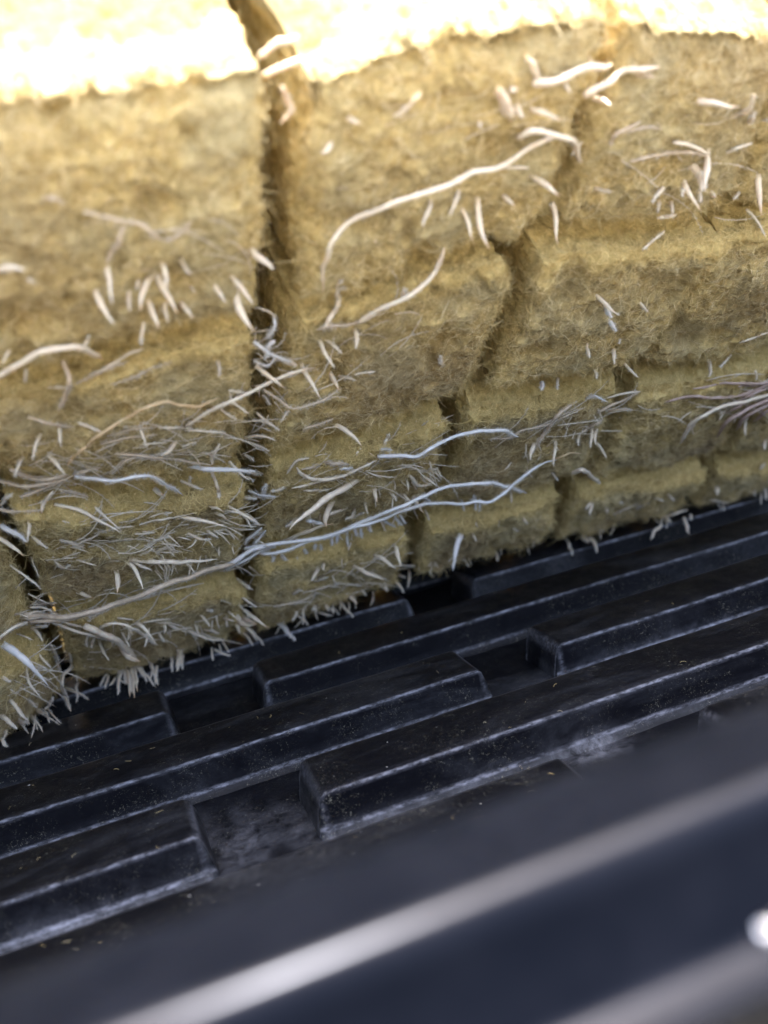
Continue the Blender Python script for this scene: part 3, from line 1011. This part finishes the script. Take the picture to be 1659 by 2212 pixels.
i wT 18 1640 1210 1636 1280
j wT 26 275 0 245 130
j wT 18 390 0 385 160
j wT 14 370 190 405 240
j wT 12 130 310 135 375
j wT 20 635 20 695 120
j wA 28 500 200 550 180 600 215 660 270
j wT 36 1350 250 1360 335
j wT 22 600 350 575 420
j wT 20 610 360 600 450
j wT 16 690 400 705 435
j wT 16 975 340 1040 370
j wT 18 1060 320 1110 365
j wT 12 760 370 795 380
j wT 16 180 430 220 510
j wT 16 120 515 175 550
j gF 12 740 450 900 380
j gF 12 860 420 960 375
j wF 12 1310 360 1420 380
j wA 14 1060 460 1180 420
j wT 24 1040 450 1080 500
j wT 16 1025 510 980 560 960 600
j wT 18 1160 470 1185 565
j wT 16 465 600 500 690
j wT 32 560 580 590 620
j wT 20 600 590 640 680
j wT 16 1575 290 1585 340
j wT 16 1640 290 1650 360
j wT 14 1659 130 1610 180
j wT 12 1200 450 1205 480
j wT 16 45 680 45 725
'''
def above_tray(Wd, z=.5):
    """roots that reach past the foot of the slab lie on the ribs instead of going into them"""
    t = np.where(Wd[:, 2] < z, (CAMZ - z) / np.maximum(CAMZ - Wd[:, 2], 1e-3), 1.0)
    return CAM + (Wd - CAM) * t[:, None]
def catmull(P, n):
    P = np.asarray(P, float)
    if len(P) == 2:
        t = np.linspace(0, 1, n)[:, None]; return P[0] * (1 - t) + P[1] * t
    Q = np.concatenate([[2 * P[0] - P[1]], P, [2 * P[-1] - P[-2]]]); out = []
    seg = len(P) - 1
    for t in np.linspace(0, seg - 1e-6, n):
        i = int(t); f = t - i; a, b, c, d = Q[i:i + 4]
        out.append(.5 * ((2 * b) + (-a + c) * f + (2 * a - 5 * b + 4 * c - d) * f * f + (-a + 3 * b - 3 * c + d) * f ** 3))
    return np.array(out)

def tube(P, rad, sides):
    P = np.asarray(P); n = len(P)
    T = np.gradient(P, axis=0); T /= np.maximum(np.linalg.norm(T, axis=1, keepdims=True), 1e-9)
    A = NW - T * (T @ NW)[:, None]; A /= np.maximum(np.linalg.norm(A, axis=1, keepdims=True), 1e-6); B = np.cross(T, A)
    th = np.arange(sides) / sides * 2 * math.pi
    V = P[:, None] + rad[:, None, None] * (np.cos(th)[None, :, None] * A[:, None] + np.sin(th)[None, :, None] * B[:, None])
    V = V.reshape(-1, 3); i, j = np.meshgrid(np.arange(n - 1), np.arange(sides), indexing='ij'); j2 = (j + 1) % sides
    F_ = [list(q) for q in np.stack([(i * sides + j).ravel(), (i * sides + j2).ravel(), ((i + 1) * sides + j2).ravel(), ((i + 1) * sides + j).ravel()], 1)]
    V = np.concatenate([V, [P[0]], [P[-1] + T[-1] * rad[-1] * .8]])
    for j in range(sides):
        F_.append([n * sides, (j + 1) % sides, j]); F_.append([n * sides + 1, (n - 1) * sides + j, (n - 1) * sides + (j + 1) % sides])
    return V, F_

def cube_at(x, s):
    for (c, r), (o, Wp, flat) in CUBES.items():
        if seam[c][1](np.array(s)) - 3 <= x <= seam[c + 1][0](np.array(s)) + 3:
            lo_ = LOW.get(c, LOW[0 if c < 0 else 5])
            top = -1e9 if r == 0 else lo_[r - 1](x); bot = 1e9 if r == 3 else lo_[r](x)
            if top <= s <= bot: return o
    return CUBES[(2, 2)][0]

for _ in range(14):      # bridge the seams
    pad = np.pad(HMAP, 1, constant_values=-99.0)
    nb = np.stack([pad[1 + a:1 + a + HN[0], 1 + b:1 + b + HN[1]] for a in (-1, 0, 1) for b in (-1, 0, 1)])
    cnt = (nb > -90).sum(0); av = np.where(nb > -90, nb, 0).sum(0) / np.maximum(cnt, 1)
    HMAP = np.where((HMAP < -90) & (cnt > 0), av, HMAP)
HMAP[HMAP < -90] = 0
def surf(x, s):
    i = int(np.clip((x - HX0) / HC, 1, HN[0] - 2)); j = int(np.clip((s - HS0) / HC, 1, HN[1] - 2))
    return float(HMAP[i - 1:i + 2, j - 1:j + 2].mean())
def smooth_avg(h, k):
    for _ in range(k):
        q = np.pad(h, 1, mode='edge'); h = (q[:-2] + 2 * h + q[2:]) / 4
    return h
def smooth_along(h, k=1):
    for _ in range(k):
        q = np.pad(h, 1, mode='edge'); h = np.maximum(h, (q[:-2] + 2 * h + q[2:]) / 4)
    return h

hair_P, hair_R = [], []
def root_hairs(P, rad, dens, length):
    seg = np.linalg.norm(np.diff(P, axis=0), axis=1); L = seg.sum(); n = int(L * dens)
    if n < 2: return
    cum = np.concatenate([[0], np.cumsum(seg)]); t = rng.random(n) * L * .93
    C = np.stack([np.interp(t, cum, P[:, k]) for k in range(3)], 1); rr = np.interp(t, cum, rad)
    T = np.stack([np.interp(t, cum, np.gradient(P, axis=0)[:, k]) for k in range(3)], 1); T /= np.linalg.norm(T, axis=1, keepdims=True)
    D = rng.normal(size=(n, 3)); D -= T * (D * T).sum(1, keepdims=True); D /= np.linalg.norm(D, axis=1, keepdims=True)
    ln = rng.uniform(.4, 1, n) * length
    base = C + D * rr[:, None] * .8
    tip = base + D * ln[:, None] + T * rng.normal(.15, .35, n)[:, None] * ln[:, None]
    midp = (base + tip) / 2 + rng.normal(0, .06, (n, 3))
    hair_P.append(np.stack([base, midp, tip], 1)); hair_R.append(np.tile(np.array([.016, .013, .006]), (n, 1)))

nroot = 0
for ln_ in ROOTS.strip().splitlines():
    t = ln_.split(); ox, oy, sc_ = CROP[t[0]]; kind, shape = t[1][0], t[1][1]; wd = float(t[2]); pts = np.array(list(map(float, t[3:]))).reshape(-1, 2)
    full = (pts / sc_ + [ox, oy]) * 0.67770
    n = max(10, 7 * len(pts)) if len(pts) > 3 else 11
    path = catmull(full, n); tt = np.linspace(0, 1, n)
    if shape == 'T':
        dv = path[-1] - path[0]; path = path + np.array([-dv[1], dv[0]])[None] * (rng.normal(0, .05) * np.sin(np.pi * tt))[:, None]
    Lp = np.linalg.norm(np.diff(path, axis=0), axis=1).sum()
    depth0 = on_sheet(*path[0])[2]; Lmm = Lp * depth0 / F
    wd = wd * {'a': 1.3, 'd': 1.2, 'h': 1.2, 'e': 1.15}.get(t[0], 1.05)
    wd = wd * {'A': .8, 'F': .85}.get(shape, 1.0)
    wmm = wd / sc_ * .6777 * depth0 / F
    if shape == 'T':
        up = min(6.0, 1.6 + Lmm * .6); h = -.45 + (up + .45) * tt ** 1.25
    elif shape == 'A':
        up = min(4.0, .9 + Lmm * .06); h = wmm * .4 + .5 + up * np.sin(np.pi * np.clip(tt * 1.0, 0, 1)) ** .7
    else:
        h = wmm * .45 + .55 + .25 * np.sin(tt * 9 + wd)
    hs = np.array([surf(*on_slab(px, py, 1.0)[:2]) for px, py in path])
    hs = (smooth_avg(hs, 12) + .3 if shape == 'A' else smooth_along(hs, 3)) if shape != 'T' else np.full(n, hs[0])
    h = h + hs
    p3 = []
    for (px, py), hh_ in zip(path, h):
        x, s, dz = on_sheet(px, py, hh_); p3.append((x, s, hh_))
    p3 = np.array(p3); Wd = world(p3[:, 0], p3[:, 1], p3[:, 2])
    Wd = above_tray(Wd)
    Wd = Wd + np.stack([vnoise(Wd, 3, 80 + k) for k in range(3)], 1) * min(.3, .1 + wmm * .3) * np.clip(tt * 4, 0, 1)[:, None]
    r0 = wmm * .5 * 1.0
    if shape == 'T':
        rad = r0 * (.92 - .1 * tt) * np.where(tt > .5, 1 - .88 * ((tt - .5) / .5) ** 1.35, 1)
    elif shape == 'A':
        rad = r0 * (1 - .1 * tt) * np.where(tt > .86, 1 - .7 * ((tt - .86) / .14) ** 1.6, 1)
    else:
        rad = r0 * .9 * np.where(tt > .8, 1 - .6 * (tt - .8) / .2, 1) * np.where(tt < .15, .5 + .5 * tt / .15, 1)
    rad = rad * (1 + .16 * vnoise(Wd, 1.3, 90) + .08 * vnoise(Wd, .5, 91))
    sides = 10 if wd > 24 else 7
    V, Fc = tube(Wd, rad, sides)
    tipv = np.zeros(n)
    if kind == 't': tipv = np.clip((tt - .80) / .2, 0, 1) * .75
    elif kind == 'w' and rng.random() < .35: tipv = np.clip((tt - .85) / .15, 0, 1) * .35
    ta = np.concatenate([np.repeat(tipv, sides), [0, tipv[-1]]])
    mid = p3[0]
    par = cube_at(mid[0], mid[1])
    o = mesh_obj('root', V - OFF, Fc, ROOT[{'t': 'w'}.get(kind, kind)], par, attrs={'tip': ta})
    nroot += 1
    if kind == 'o': o['label'] = 'tan orange root among the white ones'
    if kind == 'p': o['label'] = 'pinkish brown root in the fan of roots at the right edge'
    dsh = 1.0 if depth0 > 128 else .4
    if kind in 'wb' and wmm > .25: root_hairs(Wd, rad, (26 if kind == 'b' else 14) * dsh, .55 if kind == 'b' else .42)
    elif kind == 'g': root_hairs(Wd, rad, 16 * dsh, .6)
print('roots', nroot)

# finer roots nobody could count: thickets low on the slab, into the seams and over the bottom edge
fv, ff_, ft = [], [], []; off_ = 0
def fine_root(px, py, ang, Lpx, wpx, h0, up, bend):
    global off_
    n = 6; tt = np.linspace(0, 1, n); a = ang + bend * (tt - .2)
    xs = px + np.concatenate([[0], np.cumsum(np.cos(a[1:]) * Lpx / (n - 1))]); ys = py + np.concatenate([[0], np.cumsum(np.sin(a[1:]) * Lpx / (n - 1))])
    h = (surf(*on_slab(px, py, 1.0)[:2]) if h0 > -2 else float(warp(*on_slab(px, py)[:2]))) + h0 + up * tt ** .8
    q = [on_sheet(x_, y_, h_) for x_, y_, h_ in zip(xs, ys, h)]
    W_ = world(np.array([v_[0] for v_ in q]), np.array([v_[1] for v_ in q]), h)
    W_ = above_tray(W_)
    wm = wpx * q[0][2] / F * .5
    rad = wm * .8 * np.array([1.0, 1, .95, .85, .62, .2])
    V, Fc = tube(W_, rad, 5)
    fv.append(V); ff_.extend([[k + off_ for k in f] for f in Fc]); off_ += len(V)
    ft.append(np.full(len(V), 0.)); ft[-1][-6:] = rng.random() * .5
    if q[0][2] > 125: root_hairs(W_, rad, 5, .4)
def patch(n, x0, y0, x1, y1, a0, a1, L0, L1, w0=3, w1=6.5, spread=14, up=2.2, h0=-.6):
    for _ in range(int(n * .72)):
        k = rng.random(); fine_root(x0 + (x1 - x0) * k + rng.normal(0, 3), y0 + (y1 - y0) * k + rng.normal(0, spread), math.radians(rng.uniform(a0, a1)),
                                    rng.uniform(L0, L1), rng.uniform(w0, w1), h0, up * rng.uniform(.3, 1.3), rng.normal(0, .5))
# thin wisps matted on the face of the wool
for (n_, x0_, y0_, x1_, y1_, a0_, a1_, sp_) in ((46, 60, 1010, 500, 930, -35, 15, 30), (40, 0, 1020, 250, 1060, -30, 40, 40), (44, 90, 1200, 500, 1120, -30, 15, 34), (36, 100, 1340, 500, 1200, -35, 5, 16),
        (34, 620, 1040, 920, 970, -35, 10, 34), (24, 620, 1290, 860, 1210, -35, 0, 20), (30, 180, 1400, 480, 1320, -30, 20, 26), (26, 940, 950, 1340, 900, -45, 10, 26), (22, 1350, 870, 1659, 850, -20, 30, 24),
        (24, 560, 740, 620, 900, -50, 60, 30), (20, 640, 880, 900, 700, -50, 0, 40), (16, 600, 300, 1250, 330, -50, 0, 50), (20, 1250, 330, 1640, 400, -30, 30, 50), (16, 100, 500, 500, 560, -40, 40, 60), (26, 0, 1480, 120, 1400, -40, 30, 30)):
    for _ in range(int(n_ * .6)):
        k = rng.random()
        fine_root(x0_ + (x1_ - x0_) * k, y0_ + (y1_ - y0_) * k + rng.normal(0, sp_), math.radians(rng.uniform(a0_, a1_)), rng.uniform(50, 150), rng.uniform(1.4, 3.4), .35, rng.uniform(.1, 1.0), rng.normal(0, .9))
# (full-frame pixels, angle measured downwards from the right)
patch(60, 300, 1170, 510, 1120, -20, 45, 25, 60)          # lower part of second column
patch(45, 100, 1190, 330, 1180, -15, 25, 25, 60, spread=20)
patch(40, 330, 1215, 500, 1170, 40, 110, 20, 40)
patch(40, 200, 1360, 500, 1330, 0, 100, 22, 45)
patch(13, 200, 1480, 500, 1385, 50, 120, 18, 34, spread=5)
patch(13, 0, 1560, 120, 1530, 20, 100, 22, 45, spread=8)
patch(30, 545, 680, 535, 1350, -35, 35, 25, 62, spread=30, h0=-3, up=4)
patch(30, 552, 700, 560, 1320, 20, 160, 24, 60, w0=2.5, w1=5, spread=30, h0=-6, up=4)
patch(26, 70, 1160, 170, 1480, -60, 70, 30, 70, w0=2.5, w1=5, spread=20, h0=-5, up=5)
patch(22, 580, 1340, 860, 1250, 50, 125, 18, 36, spread=10)
patch(34, 650, 1290, 860, 1200, -30, 20, 30, 60, w0=2.5, w1=5)
patch(36, 630, 1010, 900, 1000, -20, 30, 30, 70, w0=2.5, w1=5, spread=26)
patch(22, 760, 1060, 940, 1010, 40, 80, 20, 38)
patch(20, 720, 1180, 880, 1100, 70, 120, 16, 30)
patch(26, 900, 1225, 1170, 1165, 60, 130, 12, 22, w0=2, w1=4, spread=5)
patch(16, 1200, 1160, 1659, 1065, 50, 120, 14, 26, w0=2.5, w1=4.5, spread=8)
patch(22, 1100, 1000, 1320, 860, 40, 130, 22, 46, w0=2.5, w1=4.5, spread=20)
patch(20, 1480, 900, 1659, 860, 100, 170, 30, 60, w0=3, w1=6, spread=16)
patch(20, 100, 1030, 450, 960, -30, 30, 40, 90, w0=2.5, w1=5, spread=24, h0=.3, up=1)
patch(18, 0, 1370, 120, 1250, -60, 60, 26, 60, w0=3, w1=6, spread=30)
patch(14, 940, 1130, 1180, 1080, 60, 110, 12, 24, w0=2.5, w1=4, spread=14)
patch(12, 620, 1120, 900, 1060, 70, 110, 16, 30)
fo = mesh_obj('fine_roots', np.concatenate(fv) - OFF, ff_, ROOT['w'], sheet, attrs={'tip': np.concatenate(ft)}); fo['kind'] = 'stuff'
mh, th_, bh_ = material('root_hair'); bh_.inputs['Base Color'].default_value = (.72, .70, .66, 1); bh_.inputs['Roughness'].default_value = .5
hp, hr = np.concatenate(hair_P), np.concatenate(hair_R); print('root hairs', len(hp))
curves_obj('root_hairs', hp, hr, mh, sheet)

# ------------------------------------------------------------------ litter on the tray: mineral crumbs and shed fibres
mc, tc, bc = material('mineral_crumb'); bc.inputs['Base Color'].default_value = (.46, .45, .41, 1); bc.inputs['Roughness'].default_value = .8
cv, cf = [], []; co2 = 0
for _ in range(600):
    px, py = rng.uniform(0, 1659), rng.uniform(1200, 2080)
    z = .1 if rng.random() < .7 else FLOOR + .2
    p = on_z(px, py, z)
    top = any(y + .8 < p[1] < y + 12.8 and any(a + 3 < p[0] < b - 3 for a, b in ends[y]) for y in RIB_Y)
    if z > -1 and not top: continue
    if z < -1 and (any(y - 4 < p[1] < y + 16 and any(a - 1 < p[0] < b + 1 for a, b in ends[y]) for y in RIB_Y)): continue
    sz = rng.gamma(1.6, .026) + .02
    if vnoise(p[None], 12, 55)[0] < .05: continue
    q = rng.normal(size=(6, 3)) * sz * [1.2, 1.0, .5]
    q[:, 2] = np.abs(q[:, 2]); cv.append(p + q)
    for f in ((0, 1, 2), (0, 2, 3), (0, 3, 4), (1, 2, 4), (2, 3, 5), (3, 4, 5), (1, 4, 5), (1, 2, 5)): cf.append([k + co2 for k in f])
    co2 += 6
cr = mesh_obj('mineral_crumbs', np.concatenate(cv), cf, mc, smooth=False)
cr['kind'] = 'stuff'; cr['label'] = 'pale mineral crumbs scattered over the ribs of the black tray'; cr['category'] = 'crumbs'
P, Rr = [], []
for _ in range(130):
    px, py = rng.uniform(0, 1659), rng.uniform(1250, 2080); p = on_z(px, py, .14)
    if not any(y + .3 < p[1] < y + 13 and any(a + 3 < p[0] < b - 3 for a, b in ends[y]) for y in RIB_Y): continue
    a = rng.uniform(0, 6.28); l = rng.uniform(.3, 1.4); cu_ = rng.normal(0, 1.2); s = np.linspace(0, 1, 5)
    P.append(np.stack([p[0] + np.cos(a + cu_ * s) * l * s, p[1] + np.sin(a + cu_ * s) * l * s, p[2] + .25 * np.sin(np.pi * s) * rng.random()], 1)); Rr.append(np.full(5, rng.uniform(.012, .025)))
OFF = np.zeros(3)
fb = curves_obj('shed_fibres', np.array(P), np.array(Rr), FIBRE, None)
fb['label'] = 'thin pale wool fibres shed on top of the black tray ribs'; fb['category'] = 'fibres'

# a clear bead added on the outer lip of the tray to make a glint
import bmesh
dm, dt_, db_ = material('clear_bead'); db_.inputs['Base Color'].default_value = (1, 1, 1, 1); db_.inputs['Roughness'].default_value = .02
db_.inputs['Transmission Weight'].default_value = 1; db_.inputs['IOR'].default_value = 1.33
bm = bmesh.new(); bmesh.ops.create_icosphere(bm, subdivisions=4, radius=.0007)
for v_ in bm.verts:
    v_.co.z *= .75
    if v_.co.z < -.0002: v_.co.z = -.0002 + (v_.co.z + .0002) * .2
me = bpy.data.meshes.new('glint_bead'); bm.to_mesh(me); bm.free(); me.materials.append(dm)
for p_ in me.polygons: p_.use_smooth = True
wd_ = bpy.data.objects.new('glint_bead', me); link(wd_)
p_ = on_z(1676, 2004, RZ - 4.8); wd_.location = Vector(p_) * MM
wd_['label'] = 'small clear bead added for a glint on the outer lip of the black tray, at the right edge'; wd_['category'] = 'water drop'
print('drop', p_)
